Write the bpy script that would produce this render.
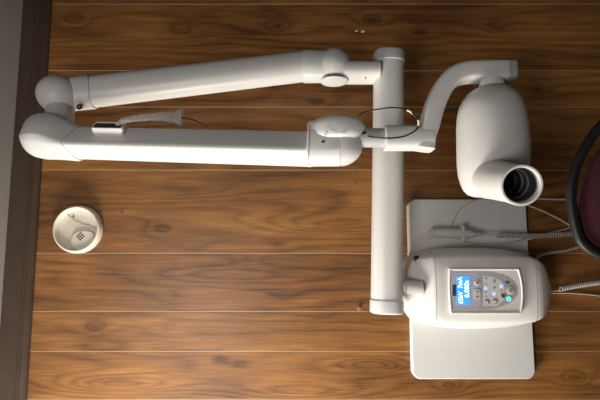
import bpy, bmesh, math, random
from mathutils import Vector, Matrix
random.seed(7)
for o in list(bpy.data.objects):
    bpy.data.objects.remove(o, do_unlink=True)
scn = bpy.context.scene
COL = scn.collection
PI = math.pi

# ------------------------------------------------------------------ camera
# the photograph was taken with the phone on its side: world up is the left of the picture
CAMZ, DIST, LENS, YAW = 1.61, 1.05, 28.0, math.radians(6.5)
F = LENS / 36.0 * 600.0
fwd = Vector((math.sin(YAW), math.cos(YAW), 0))
right = Vector((0, 0, -1))
up = Vector((math.cos(YAW), -math.sin(YAW), 0))
CAM = Vector((0, -DIST, CAMZ))
cd = bpy.data.cameras.new('camera')
cam = bpy.data.objects.new('camera', cd)
COL.objects.link(cam)
cd.lens = LENS; cd.sensor_width = 36; cd.clip_start = 0.02
m = Matrix((right, up, -fwd)).transposed().to_4x4()
m.translation = CAM
cam.matrix_world = m
scn.camera = cam

# ------------------------------------------------------------------ world, light, exposure
scn.view_settings.view_transform = 'Standard'
scn.view_settings.look = 'None'
scn.view_settings.gamma = 1
scn.view_settings.exposure = 0.4
scn.view_settings.use_curve_mapping = False
w = bpy.data.worlds.new('world'); scn.world = w
w.use_nodes = True
w.node_tree.nodes['Background'].inputs[0].default_value = (0.75, 0.82, 1.0, 1)
w.node_tree.nodes['Background'].inputs[1].default_value = 0.02

def area(name, loc, target, sx, sy, power, col):
    l = bpy.data.lights.new(name, 'AREA'); l.shape = 'RECTANGLE'
    l.size = sx; l.size_y = sy; l.energy = power; l.color = col
    o = bpy.data.objects.new(name, l); COL.objects.link(o)
    o.location = loc
    d = Vector(target) - Vector(loc)
    o.rotation_euler = d.to_track_quat('-Z', 'Y').to_euler()
    return o
# daylight through the window in the left-hand wall, close to the panelled wall
area('window_daylight', (-0.86, -0.31, 1.92), (0.0, -0.08, 1.45), 0.42, 0.42, 17, (1.0, 0.94, 0.86))
# added fill lamp to lift the machine's front faces, behind the photographer
area('front_fill', (-0.30, -1.30, 2.14), (0.15, -0.1, 1.35), 0.4, 0.4, 6.0, (1.0, 0.96, 0.91))

# ------------------------------------------------------------------ helpers
def at(px, py, d):
    """point at distance d (m) in front of the panelled wall, seen at photo pixel px, py"""
    r = fwd * F + right * (px - 300) + up * (200 - py)
    t = (DIST - d) / r.y
    return CAM + r * t

def mat(name, col, rough=0.5, metal=0.0, bump=0.0, bscale=300, coat=0.0, emit=None, estr=0, var=0.0, trans=0.0, alpha=1.0):
    M = bpy.data.materials.new(name); M.use_nodes = True
    nt = M.node_tree; b = nt.nodes['Principled BSDF']
    b.inputs['Base Color'].default_value = (*col, 1)
    b.inputs['Roughness'].default_value = rough
    b.inputs['Metallic'].default_value = metal
    b.inputs['Coat Weight'].default_value = coat
    if trans: b.inputs['Transmission Weight'].default_value = trans
    if alpha < 1: b.inputs['Alpha'].default_value = alpha
    if emit:
        b.inputs['Emission Color'].default_value = (*emit, 1)
        b.inputs['Emission Strength'].default_value = estr
    tc = nt.nodes.new('ShaderNodeTexCoord')
    if var:
        n = nt.nodes.new('ShaderNodeTexNoise'); n.inputs['Scale'].default_value = 14
        n.inputs['Detail'].default_value = 5
        nt.links.new(tc.outputs['Object'], n.inputs['Vector'])
        mx = nt.nodes.new('ShaderNodeMix'); mx.data_type = 'RGBA'
        mx.inputs[6].default_value = (*[c * (1 - var) for c in col], 1)
        mx.inputs[7].default_value = (*[min(1, c * (1 + var)) for c in col], 1)
        nt.links.new(n.outputs['Fac'], mx.inputs[0])
        nt.links.new(mx.outputs[2], b.inputs['Base Color'])
    if bump:
        n2 = nt.nodes.new('ShaderNodeTexNoise'); n2.inputs['Scale'].default_value = bscale
        nt.links.new(tc.outputs['Object'], n2.inputs['Vector'])
        bp = nt.nodes.new('ShaderNodeBump'); bp.inputs['Strength'].default_value = bump
        bp.inputs['Distance'].default_value = 0.001
        nt.links.new(n2.outputs['Fac'], bp.inputs['Height'])
        nt.links.new(bp.outputs['Normal'], b.inputs['Normal'])
    return M

SHARP = math.radians(38)
def obj(name, bm, material, parent=None, sharp=SHARP, smooth=True, recalc=True, props=None):
    """one mesh object; its origin goes to the middle of the mesh"""
    if recalc: bmesh.ops.recalc_face_normals(bm, faces=bm.faces[:])
    me = bpy.data.meshes.new(name)
    c = Vector((0, 0, 0))
    if len(bm.verts):
        xs = [v.co for v in bm.verts]
        c = Vector([(min(p[i] for p in xs) + max(p[i] for p in xs)) / 2 for i in range(3)])
        for v in bm.verts: v.co -= c
    bm.to_mesh(me); bm.free()
    if smooth:
        me.polygons.foreach_set('use_smooth', [True] * len(me.polygons))
        me.set_sharp_from_angle(angle=sharp)
    ms = material if isinstance(material, (list, tuple)) else [material]
    for q in ms: me.materials.append(q)
    o = bpy.data.objects.new(name, me); COL.objects.link(o)
    o['wc'] = list(c)
    if parent is not None:
        o.parent = parent
        o.location = c - Vector(parent['wc'])
    else:
        o.location = c
    if props:
        for k, v in props.items(): o[k] = v
    return o

def tag(o, label, cat, group=None):
    o['label'] = label; o['category'] = cat
    if group: o['group'] = group
    return o

def thing(name, label, cat, loc, group=None):
    o = bpy.data.objects.new(name, None); COL.objects.link(o)
    o.empty_display_size = 0.05
    o.location = loc; o['wc'] = list(loc)
    return tag(o, label, cat, group)

def struct(o):
    o['kind'] = 'structure'; return o

def box(bm, lo, hi, bev=0.0, seg=3, mi=0):
    r = bmesh.ops.create_cube(bm, size=1)
    vs = r['verts']
    for v in vs:
        v.co = Vector([(lo[i] + hi[i]) / 2 + v.co[i] * (hi[i] - lo[i]) for i in range(3)])
    if bev:
        es = list({e for v in vs for e in v.link_edges})
        bmesh.ops.bevel(bm, geom=es, offset=bev, segments=seg, affect='EDGES', profile=0.6)

def spow(a, p): return math.copysign(abs(a) ** p, a)
def prof_super(n=2.0, k=32):
    return [(spow(math.cos(2*PI*i/k), 2/n), spow(math.sin(2*PI*i/k), 2/n)) for i in range(k)]
def prof_poly(pts, r=0.2, seg=5):
    """convex polygon with rounded corners"""
    out = []; n = len(pts)
    for i in range(n):
        p0, p1, p2 = Vector(pts[i-1]), Vector(pts[i]), Vector(pts[(i+1) % n])
        rr = r[i] if isinstance(r, (list, tuple)) else r
        a = p1 + (p0 - p1).normalized() * min(rr, (p0-p1).length * .48)
        b = p1 + (p2 - p1).normalized() * min(rr, (p2-p1).length * .48)
        for s in range(seg + 1):
            t = s / seg
            q = a * (1-t)**2 + p1 * 2*t*(1-t) + b * t*t
            out.append((q.x, q.y))
    return out

def sweep(bm, pts, ra, rb, prof, upv, cap=True, ringshift=None):
    """loft the closed profile along pts; half sizes ra (sideways), rb (along upv)"""
    pts = [Vector(p) for p in pts]; n = len(pts)
    if not isinstance(ra, (list, tuple)): ra = [ra] * n
    if not isinstance(rb, (list, tuple)): rb = [rb] * n
    rings = []
    for i, p in enumerate(pts):
        a = pts[max(i-1, 0)]; b = pts[min(i+1, n-1)]
        t = (b - a).normalized()
        U = Vector(upv) - t * Vector(upv).dot(t); U.normalize()
        S = t.cross(U)
        ring = []
        for (x, y) in prof:
            q = p + S * (x * ra[i]) + U * (y * rb[i])
            if ringshift and i in ringshift: q += t * ringshift[i](x, y)
            ring.append(bm.verts.new(q))
        rings.append(ring)
    k = len(prof)
    for i in range(n - 1):
        for j in range(k):
            bm.faces.new((rings[i][j], rings[i][(j+1) % k], rings[i+1][(j+1) % k], rings[i+1][j]))
    if cap:
        bm.faces.new(rings[0][::-1]); bm.faces.new(rings[-1])
    return rings

def domed(p0, p1, r, e0=0.0, e1=0.0, k=8, bev=None):
    """points and scale factors for a straight piece with rounded ends of lengths e0, e1"""
    p0, p1 = Vector(p0), Vector(p1); d = (p1 - p0); L = d.length; d.normalize()
    P = []; R = []
    if e0 > 0:
        for i in range(k):
            a = (i + .3) / k * PI / 2
            P.append(p0 + d * (e0 * (1 - math.sin(a)) ** 1 if False else e0 * (1 - math.cos(PI/2 - a) )))
            R.append(math.sin(math.acos(max(-1, min(1, 1 - (P[-1]-p0).length / e0)))) )
        P.append(p0 + d * e0); R.append(1)
    else:
        P.append(p0); R.append(1)
    if e1 > 0:
        P.append(p1 - d * e1); R.append(1)
        tail = []
        for i in range(k):
            a = (i + .3) / k * PI / 2
            q = p1 - d * (e1 * (1 - math.cos(PI/2 - a)))
            tail.append((q, math.sin(math.acos(max(-1, min(1, 1 - (p1-q).length / e1))))))
        for q, s in tail[::-1]: P.append(q); R.append(s)
    else:
        P.append(p1); R.append(1)
    return P, R

def capsule(bm, p0, p1, ra, rb, prof, upv, e0=0, e1=0):
    P, R = domed(p0, p1, 1, e0, e1)
    sweep(bm, P, [ra * s for s in R], [rb * s for s in R], prof, upv)

def lathe(bm, base, axis, rz, k=40, ref=None, closed=False):
    """rz: list of (radius, distance along axis)"""
    axis = Vector(axis).normalized()
    ref = Vector(ref) if ref else (Vector((0, 0, 1)) if abs(axis.z) < .9 else Vector((1, 0, 0)))
    U = (ref - axis * ref.dot(axis)).normalized(); S = axis.cross(U)
    rings = []
    for r, z in rz:
        c = Vector(base) + axis * z
        if r < 1e-6: rings.append([bm.verts.new(c)])
        else: rings.append([bm.verts.new(c + (U * math.cos(2*PI*i/k) + S * math.sin(2*PI*i/k)) * r) for i in range(k)])
    for a, b in zip(rings[:-1], rings[1:]):
        for i in range(k):
            j = (i+1) % k
            if len(a) == 1 and len(b) == 1: continue
            if len(a) == 1: bm.faces.new((a[0], b[j], b[i]))
            elif len(b) == 1: bm.faces.new((a[i], a[j], b[0]))
            else: bm.faces.new((a[i], a[j], b[j], b[i]))
    if not closed:
        if len(rings[0]) > 1: bm.faces.new(rings[0][::-1])
        if len(rings[-1]) > 1: bm.faces.new(rings[-1])
    return rings

def catmull(pts, sub=8):
    pts = [Vector(p) for p in pts]
    q = [pts[0]*2 - pts[1]] + pts + [pts[-1]*2 - pts[-2]]
    out = []
    for i in range(1, len(q) - 2):
        for s in range(sub):
            t = s / sub
            out.append(0.5 * ((2*q[i]) + (q[i+1]-q[i-1])*t + (2*q[i-1]-5*q[i]+4*q[i+1]-q[i+2])*t*t + (3*q[i]-q[i-1]-3*q[i+1]+q[i+2])*t**3))
    out.append(pts[-1])
    return out

def tube(bm, pts, r, k=10):
    """round cord through pts with parallel frames"""
    pts = [Vector(p) for p in pts]; n = len(pts)
    t0 = (pts[1]-pts[0]).normalized()
    U = t0.orthogonal().normalized(); rings = []
    for i, p in enumerate(pts):
        t = (pts[min(i+1, n-1)] - pts[max(i-1, 0)]).normalized()
        U = (U - t * U.dot(t)).normalized(); S = t.cross(U)
        rr = r[i] if isinstance(r, (list, tuple)) else r
        rings.append([bm.verts.new(p + (U*math.cos(2*PI*j/k) + S*math.sin(2*PI*j/k))*rr) for j in range(k)])
    for a, b in zip(rings[:-1], rings[1:]):
        for j in range(k):
            bm.faces.new((a[j], a[(j+1) % k], b[(j+1) % k], b[j]))
    bm.faces.new(rings[0][::-1]); bm.faces.new(rings[-1])

def coil(path, R, pitch, per=10):
    """helix of radius R around a catmull path"""
    P = catmull(path, 24); out = []; L = 0; U = None; acc = 0
    seg = [(P[i], P[i+1]) for i in range(len(P)-1)]
    tot = sum((b-a).length for a, b in seg); n = int(tot / pitch * per)
    step = tot / n; i = 0; used = 0
    U = (P[1]-P[0]).orthogonal().normalized()
    for k in range(n + 1):
        s = k * step
        while i < len(seg)-1 and used + (seg[i][1]-seg[i][0]).length < s:
            used += (seg[i][1]-seg[i][0]).length; i += 1
        a, b = seg[i]; l = (b-a).length
        p = a + (b-a) * ((s-used)/l); t = (b-a).normalized()
        U = (U - t*U.dot(t)).normalized(); S = t.cross(U)
        ang = 2*PI*k/per
        out.append(p + (U*math.cos(ang) + S*math.sin(ang))*R)
    return out

def fan_prism(bm, pts2, frame, z0, z1, inset=0.0):
    """extrude a 2-D outline; frame = (origin, ex, ey, ez)"""
    o_, ex, ey, ez = frame
    a = [bm.verts.new(o_ + ex*x + ey*y + ez*z0) for x, y in pts2]
    cx = sum(p[0] for p in pts2)/len(pts2); cy = sum(p[1] for p in pts2)/len(pts2)
    if inset:
        zz = z1 - inset if z1 > z0 else z1 + inset
        b = [bm.verts.new(o_ + ex*x + ey*y + ez*zz) for x, y in pts2]
        def ins(x, y):
            d = math.hypot(x-cx, y-cy); f = max(0, (d-inset)/d); return cx+(x-cx)*f, cy+(y-cy)*f
        c = [bm.verts.new(o_ + ex*ins(x, y)[0] + ey*ins(x, y)[1] + ez*z1) for x, y in pts2]
        rs = [a, b, c]
    else:
        rs = [a, [bm.verts.new(o_ + ex*x + ey*y + ez*z1) for x, y in pts2]]
    n = len(pts2)
    for r0, r1 in zip(rs[:-1], rs[1:]):
        for i in range(n): bm.faces.new((r0[i], r0[(i+1) % n], r1[(i+1) % n], r1[i]))
    bm.faces.new(rs[0][::-1]); bm.faces.new(rs[-1])

def text_bm(s, size, frame, ext=0.0002, align='LEFT', space=1.0, bold=0.0):
    """flat lettering from the built-in font as mesh; frame = (origin, reading direction, letter-up, outwards)"""
    cu = bpy.data.curves.new('lettering', 'FONT'); cu.body = s; cu.size = size
    cu.extrude = ext; cu.align_x = align; cu.space_character = space; cu.offset = bold
    t = bpy.data.objects.new('lettering_tmp', cu); COL.objects.link(t)
    dg = bpy.context.evaluated_depsgraph_get(); dg.update()
    me = bpy.data.meshes.new_from_object(t.evaluated_get(dg))
    bm = bmesh.new(); bm.from_mesh(me)
    bpy.data.objects.remove(t, do_unlink=True); bpy.data.meshes.remove(me); bpy.data.curves.remove(cu)
    o_, ex, ey, ez = frame
    for v in bm.verts:
        x, y, z = v.co; v.co = o_ + ex*x + ey*y + ez*z
    return bm

Zup = Vector((0, 0, 1)); X = Vector((1, 0, 0)); OUT = Vector((0, -1, 0))

# ------------------------------------------------------------------ materials
PLASTIC = mat('offwhite_plastic', (0.66, 0.655, 0.63), 0.38, var=0.03, bump=0.06, bscale=900)
PLASTIC2 = mat('cool_white_plastic', (0.62, 0.625, 0.61), 0.42, var=0.03, bump=0.08, bscale=900)
GREYP = mat('grey_plastic', (0.40, 0.40, 0.39), 0.45, var=0.03)
CAPGREY = mat('pale_grey_cap', (0.55, 0.56, 0.56), 0.45, var=0.02)
DARK = mat('dark_joint', (0.035, 0.035, 0.035), 0.6)
BLACK = mat('black_rubber', (0.012, 0.012, 0.012), 0.35)
CREAM = mat('cream_plastic', (0.66, 0.61, 0.50), 0.5, var=0.04)
CEIL = mat('ceiling_paper', (0.27, 0.255, 0.235), 0.95, bump=0.5, bscale=260, var=0.08)
TRIMM = mat('dark_walnut_trim', (0.050, 0.032, 0.022), 0.45, var=0.3)
FLOORM = mat('floor_vinyl', (0.30, 0.24, 0.18), 0.6, var=0.1)
PAINT = mat('plain_wall_paint', (0.55, 0.52, 0.48), 0.9, bump=0.2)
CORDG = mat('grey_cord', (0.42, 0.40, 0.37), 0.5)
CORDW = mat('pale_cord', (0.55, 0.52, 0.46), 0.5)

def wood():
    M = bpy.data.materials.new('oak_board'); M.use_nodes = True
    nt = M.node_tree; N = nt.nodes; L = nt.links; b = N['Principled BSDF']
    def node(t, **kw):
        n = N.new(t)
        for k, v in kw.items(): setattr(n, k, v)
        return n
    def math_(op, a, b_=None, c=None):
        n = node('ShaderNodeMath', operation=op)
        for i, v in enumerate((a, b_, c)):
            if v is None: continue
            if isinstance(v, (int, float)): n.inputs[i].default_value = v
            else: L.new(v, n.inputs[i])
        return n.outputs[0]
    tc = node('ShaderNodeTexCoord'); at_ = node('ShaderNodeAttribute', attribute_name='board')
    sep = node('ShaderNodeSeparateXYZ'); L.new(tc.outputs['Object'], sep.inputs[0])
    x, z = sep.outputs[0], sep.outputs[2]
    off = math_('MULTIPLY', at_.outputs['Fac'], 3.71)
    def vec(a, b_, c):
        n = node('ShaderNodeCombineXYZ')
        for i, v in enumerate((a, b_, c)):
            if isinstance(v, (int, float)): n.inputs[i].default_value = v
            else: L.new(v, n.inputs[i])
        return n.outputs[0]
    def noise(v, scale, detail=3, rough=.5, dist=0):
        n = node('ShaderNodeTexNoise'); L.new(v, n.inputs['Vector'])
        n.inputs['Scale'].default_value = scale; n.inputs['Detail'].default_value = detail
        n.inputs['Roughness'].default_value = rough; n.inputs['Distortion'].default_value = dist
        return n.outputs['Fac']
    warp = noise(vec(math_('MULTIPLY', x, 1.0), off, math_('MULTIPLY', z, 0.16)), 9, 1.5, .4, .2)
    warp2 = noise(vec(x, off, math_('MULTIPLY', z, 0.12)), 34, 2, .5)
    field = math_('ADD', math_('MULTIPLY', x, 30.0), math_('MULTIPLY', warp, 7.0))
    field = math_('ADD', field, math_('MULTIPLY', warp2, 1.0))
    dark = None
    knots = [(161,228,2.0,.7), (196,247,.6,.4), (247,259,1.0,.6), (175,295,.8,.5), (285,295,.9,.5), (278,245,.6,.3),
             (372,365,4.5,.25,3),(300,392,4,.0,6),(110,345,2,.0,5),(190,190,3,0,6),(330,225,3,0,5),(560,20,3,0,6),(220,275,3,0,6), (241,364,.6,.2), (219,359,.9,.7), (318,316,.7,.4), (165,329,.7,.4), (120,384,5.5,.0,5),
             (372,20,2.5,.8), (318,102,1.0,.6), (278,27,1.6,.6), (497,27,1.6,.8), (420,33,1.2,.6), (410,60,1.2,.6),
             (538,90,1.6,.7), (575,378,3.0,.3), (450,386,2.5,.3), (95,327,1.6,.7), (75,20,2.0,.5), (180,30,1.5,.5)]
    for px, py, A, dk, *el_ in knots:
        el_ = el_[0] if el_ else 1
        p = at(px, py, 0)
        dx = math_('MULTIPLY', math_('SUBTRACT', x, p.x), 1/(0.011*(1+.12*el_)))
        dz = math_('MULTIPLY', math_('SUBTRACT', z, p.z), 1/(0.026*el_))
        d2 = math_('ADD', math_('MULTIPLY', dx, dx), math_('MULTIPLY', dz, dz))
        e = math_('DIVIDE', 1.0, math_('ADD', d2, 1.0))
        field = math_('ADD', field, math_('MULTIPLY', e, A))
        kk = math_('MULTIPLY', math_('POWER', e, 2.2), dk)
        dark = kk if dark is None else math_('MAXIMUM', dark, kk)
    fr = math_('FRACT', field)
    tri = math_('SUBTRACT', 1.0, math_('ABSOLUTE', math_('SUBTRACT', math_('MULTIPLY', fr, 2.0), 1.0)))
    ring = math_('POWER', tri, 2.0)
    fib = noise(vec(x, off, math_('MULTIPLY', z, 0.035)), 420, 3, .6)
    fib2 = noise(vec(x, off, math_('MULTIPLY', z, 0.06)), 90, 4, .6)
    big = noise(vec(x, off, math_('MULTIPLY', z, 0.35)), 7, 3, .5)
    v = math_('MULTIPLY', ring, -0.13)
    v = math_('ADD', v, math_('MULTIPLY', fib, 0.42))
    v = math_('ADD', v, math_('MULTIPLY', fib2, 0.34))
    v = math_('ADD', v, math_('MULTIPLY', big, 0.56))
    v = math_('ADD', v, -0.115)
    v = math_('SUBTRACT', v, math_('MULTIPLY', dark, 0.25))
    cr = node('ShaderNodeValToRGB'); L.new(v, cr.inputs[0])
    el = cr.color_ramp.elements
    el[0].position = 0.0; el[0].color = (0.055, 0.022, 0.007, 1)
    el[1].position = 1.0; el[1].color = (0.60, 0.290, 0.074, 1)
    for ps, c in ((0.3, (0.070, 0.029, 0.009, 1)), (0.55, (0.215, 0.090, 0.023, 1)), (0.75, (0.365, 0.166, 0.040, 1))):
        q = el.new(ps); q.color = c
    L.new(cr.outputs[0], b.inputs['Base Color'])
    b.inputs['Roughness'].default_value = 0.42
    bp = node('ShaderNodeBump'); bp.inputs['Strength'].default_value = 0.25; bp.inputs['Distance'].default_value = 0.0006
    L.new(fib, bp.inputs['Height']); L.new(bp.outputs[0], b.inputs['Normal'])
    return M
WOOD = wood()
GROOVE = mat('board_joint', (0.36, 0.26, 0.16), 0.6, var=0.1)

# ------------------------------------------------------------------ the room
# boards of the wall run from floor to ceiling, in three widths
CEILZ = at(9, 200, 0.03).z
seams = [at(300, y, 0).x for y in (4.3, 70.8, 107.2, 170.3, 253.6, 311.8, 351.8)]
wd = [seams[i] - seams[i+1] for i in range(6)]
edges = list(seams)
k = 0
while edges[0] < 1.7: edges.insert(0, edges[0] + [0.12, 0.16, 0.09, 0.145][k % 4]); k += 1
while edges[-1] > -0.88: edges.append(edges[-1] - [0.215, 0.10, 0.13, 0.18][k % 4]); k += 1
XR, XL = edges[0], edges[-1]
bm = bmesh.new(); lay = bm.faces.layers.float.new('board')
g = 0.0009
Z0, Z1 = 0.0, CEILZ
cuts = [Z0, Z1]
for i in range(len(edges) - 1):
    a, b = edges[i+1], edges[i]
    def quad(x0, y0, x1, y1, mi):
        f = bm.faces.new([bm.verts.new(c) for c in ((x0, y0, Z0), (x1, y1, Z0), (x1, y1, Z1), (x0, y0, Z1))])
        f.material_index = mi; f[lay] = i * 1.37 + .5
    quad(a + g, 0, b - g, 0, 0)
    quad(a, 0.0006, a + g, 0, 1)
    quad(b - g, 0, b, 0.0006, 1)
# the back and edges of the wall
vs = [(XL, 0.0006), (XL, 0.08), (XR, 0.08), (XR, 0.0006)]
for (x0, y0), (x1, y1) in zip(vs[:-1], vs[1:]):
    f = bm.faces.new([bm.verts.new(c) for c in ((x0, y0, Z0), (x1, y1, Z0), (x1, y1, Z1), (x0, y0, Z1))]); f.material_index = 1
for z in (Z0, Z1):
    bm.faces.new([bm.verts.new((x, y, z)) for x, y in vs]).material_index = 1
c0 = obj('wall_back', bm, [WOOD, GROOVE], smooth=False, recalc=False)
# keep the grain coordinates in world units
off = c0.location.copy()
for v in c0.data.vertices: v.co += off
c0.location = (0, 0, 0); struct(c0)

bm = bmesh.new(); box(bm, (XL - .1, -3.2, CEILZ), (XR, 0.08, CEILZ + .05)); struct(obj('ceiling', bm, CEIL, smooth=False))
bm = bmesh.new(); box(bm, (XL - .1, -3.2, -.05), (XR, 0.08, 0)); struct(obj('floor', bm, FLOORM, smooth=False))

# dark moulding along the top of the wall: flat band with two small steps at its lower edge
zt = CEILZ
z_in = at(40, 200, 0).z
h = zt - z_in
prof = [(0.0, zt), (-0.030, zt), (-0.030, zt - h*.55), (-0.026, zt - h*.60), (-0.026, zt - h*.72), (-0.0225, zt - h*.745),
        (-0.0225, zt - h*.80), (-0.017, zt - h*.85), (-0.014, zt - h*.92), (-0.010, zt - h*.98), (-0.008, zt - h), (0.0, zt - h)]
bm = bmesh.new()
A = [bm.verts.new((XL, y, z)) for y, z in prof]; B = [bm.verts.new((XR, y, z)) for y, z in prof]
for i in range(len(prof)):
    j = (i+1) % len(prof); bm.faces.new((A[i], A[j], B[j], B[i]))
bm.faces.new(A); bm.faces.new(B[::-1])
struct(obj('trim_1', bm, TRIMM, sharp=math.radians(20)))

# left-hand wall with the window the light comes in by
bm = bmesh.new()
wy0, wy1, wz0, wz1 = -1.15, -0.06, 1.15, 2.12
for lo, hi in (((XL-.1, -3.2, 0), (XL, wy0, CEILZ)), ((XL-.1, wy1, 0), (XL, 0.0, CEILZ)),
               ((XL-.1, wy0, 0), (XL, wy1, wz0)), ((XL-.1, wy0, wz1), (XL, wy1, CEILZ))):
    box(bm, lo, hi)
struct(obj('wall_left', bm, PAINT, smooth=False))

# ------------------------------------------------------------------ the dental x-ray machine
root = thing('dental_xray_machine',
             'white wall-mounted dental x-ray machine with folded scissor arm and control box on the wood-panelled wall',
             'x-ray machine', at(470, 290, 0.0))

# --- wall plate
TL = at(408, 199, 0.018); BR = at(536, 379.5, 0.018)
px0, px1, pz0, pz1 = BR.x, TL.x, BR.z, TL.z
bm = bmesh.new()
rc = 0.018
def rrect(x0, x1, z0, z1, r, k=8):
    out = []
    for cx, cz, a0 in ((x1-r, z1-r, 0), (x0+r, z1-r, 90), (x0+r, z0+r, 180), (x1-r, z0+r, 270)):
        for i in range(k+1):
            a = math.radians(a0 + 90*i/k); out.append((cx + r*math.cos(a), cz + r*math.sin(a)))
    return out
FR = (Vector((0, 0, 0)), X, Zup, OUT)
rings = []
for ins, d in ((0, 0.0005), (0, 0.0145), (0.0006, 0.0165), (0.0022, 0.018)):
    rings.append([bm.verts.new((x, -d, z)) for x, z in rrect(px0+ins, px1-ins, pz0+ins, pz1-ins, rc-ins)])
for a, b in zip(rings[:-1], rings[1:]):
    for i in range(len(a)): bm.faces.new((a[i], a[(i+1) % len(a)], b[(i+1) % len(a)], b[i]))
bm.faces.new(rings[0][::-1]); bm.faces.new(rings[-1])
plate = obj('wall_plate', bm, PLASTIC2, root)

# --- control box: a crowned, tapering housing
def interp(tab, t):
    for (a, va), (b, vb) in zip(tab[:-1], tab[1:]):
        if t <= b: return va + (vb-va)*(t-a)/(b-a)
    return tab[-1][1]
cx_, cz_ = 0.0, 0.0
PC = at(477, 289, 0.10)             # middle of the box
bz1 = at(402.5, 289, 0.05).z          # top
bz0 = at(543.5, 289, 0.05).z         # bottom
BX1 = at(477, 247.5, 0.05).x; BX0 = at(477, 328.5, 0.05).x
bcx = (BX0 + BX1) / 2; hw = (BX1 - BX0) / 2
# cross-sections stacked from top (image left) to bottom: half width and depth
def box_section(t):
    # t 0 at top .. 1 at bottom
    e = 1.0
    if t < .16: e = math.sqrt(max(0, 1 - ((.16-t)/.16)**2)) * .42 + .58
    if t > .88: e = math.sqrt(max(0, 1 - ((t-.88)/.12)**2)) * .36 + .64
    return e
ETAB = [(0, .20), (.006, .34), (.02, .53), (.04, .68), (.06, .775), (.09, .82), (.115, .845), (.17, .90), (.23, .945), (.29, .975), (.4, .995), (.5, 1.0), (.6, .99), (.7, .965), (.78, .915), (.837, .865), (.89, .79), (.93, .70), (.955, .60), (.975, .47), (.99, .32), (1.0, .16)]
def box_section(t): return interp(ETAB, t)
def box_profile(t):
    e = box_section(t); ac = min(.76, e*.86)
    if t > .75: ac = min(ac, .76 - .5*(t-.75)**1.5)
    h_ = [(e, .019), (e, .048), (e*.995, .056), (ac+(e-ac)*.85, .068), (ac+(e-ac)*.55, .082), (ac+(e-ac)*.22, .0955), (ac+(e-ac)*.06, .1012), (ac*.985, .1030), (ac*.93, .1050), (ac*.8, .1078), (ac*.6, .1100), (ac*.4, .1113), (ac*.2, .1119), (0.0, .112)]
    D1 = front_depth(t)
    return [(a, .019 + (d-.019)*(D1-.019)/(.112-.019)) for a, d in h_]
bm = bmesh.new()
ringsb = []
def front_depth(t):
    f = 0.112
    if t < .2: f -= 0.050 * ((.2-t)/.2)**1.7
    if t > .86: f -= 0.034 * ((t-.86)/.14)**2
    return f
TS = sorted({q_[0] for q_ in ETAB} | {i/30 for i in range(31)})
for t in TS:
    z = bz1 + (bz0-bz1)*t
    h_ = box_profile(t)
    ringsb.append([bm.verts.new((bcx + a*hw, -d, z)) for a, d in h_ + [(-a, d) for a, d in h_[-2::-1]]])
for a, b in zip(ringsb[:-1], ringsb[1:]):
    for i in range(len(a)-1): bm.faces.new((a[i], a[i+1], b[i+1], b[i]))
    bm.faces.new((a[-1], a[0], b[0], b[-1]))
bm.faces.new(ringsb[0]); bm.faces.new(ringsb[-1][::-1])
ctrl = obj('control_box', bm, PLASTIC, root, sharp=math.radians(50))

# seams in the housing: thin dark lines at top and bottom of the front
def seam(px, d0, spread=.93, bulge=0.0, name='housing_seam'):
    z = at(px, 289, .11).z
    pts = []
    t = (z-bz1)/(bz0-bz1)
    h_ = box_profile(t)[2:]
    for a, d in h_ + [(-a, d) for a, d in h_[-2::-1]]:
        zz = z + bulge*(1 - a*a)
        pts.append((bcx + a*hw, -(d + 0.0001 + (.0 if bulge == 0 else 0)), zz))
    bm = bmesh.new(); tube(bm, pts, 0.0005, 6)
    obj(name, bm, GREYP, ctrl)
seam(436, .11)
seam(536, .11)

# --- raised panel surround, membrane, display, keys
PZ1, PZ0 = at(448.5, 290, .114).z, at(522.5, 290, .114).z
PX1, PX0 = at(486, 268.5, .114).x, at(486, 313.5, .114).x
pcx = (PX0+PX1)/2
# keypad coordinates: q(px, py, dd) on the panel plane
PD = 0.1165
def q(px, py, dd=0.0): return at(px, py, PD + dd)
def panel_outline(ins=0.0, n=14, curve=0.006):
    x0, x1, zb, zt_ = PX0+ins, PX1-ins, PZ0+ins, PZ1-ins
    out = []
    for i in range(n+1):                       # bottom edge (image right), bowed outward
        a = i/n; out.append((x1+(x0-x1)*a, zb - curve*(1-(2*a-1)**2)+ curve))
    for i in range(n+1):
        a = i/n; out.append((x0+(x1-x0)*a, zt_ + curve*.4*(1-(2*a-1)**2)- curve*.4))
    return out
bm = bmesh.new(); rs = []
for ins, d in ((0.0, 0.100), (0.0, PD+.0004), (0.0006, PD+.0012), (0.002, PD+.0012), (0.0036, PD-.0008)):
    rs.append([bm.verts.new((x, -d, z)) for x, z in panel_outline(ins)])
for a, b in zip(rs[:-1], rs[1:]):
    for i in range(len(a)): bm.faces.new((a[i], a[(i+1) % len(a)], b[(i+1) % len(a)], b[i]))
bm.faces.new(rs[0][::-1]); bm.faces.new(rs[-1])
panel = obj('control_panel', bm, mat('panel_white', (0.72, 0.70, 0.655), .4), root, sharp=math.radians(30))
DP = PD - 0.0008
def flat(pts, d0, d1): 
    bm = bmesh.new()
    a = [bm.verts.new((x, -d0, z)) for x, z in pts]; b = [bm.verts.new((x, -d1, z)) for x, z in pts]; n = len(pts)
    for i in range(n): bm.faces.new((a[i], a[(i+1) % n], b[(i+1) % n], b[i]))
    bm.faces.new(a[::-1]); bm.faces.new(b)
    return bm
def pp(px, py): p = at(px, py, PD); return (p.x, p.z)
# bullet-shaped membrane
ol = [pp(452, 272), pp(452, 309)]
for i in range(25):
    a = PI/2 - PI*i/24
    ol.append(pp(482 + 36*math.cos(a), 290.5 + 19*math.sin(a)))
memb = obj('membrane_keypad', flat(ol, DP-.0005, DP+.0004), mat('membrane_grey', (0.40, 0.40, 0.43), .35), panel, sharp=math.radians(30))
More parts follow.
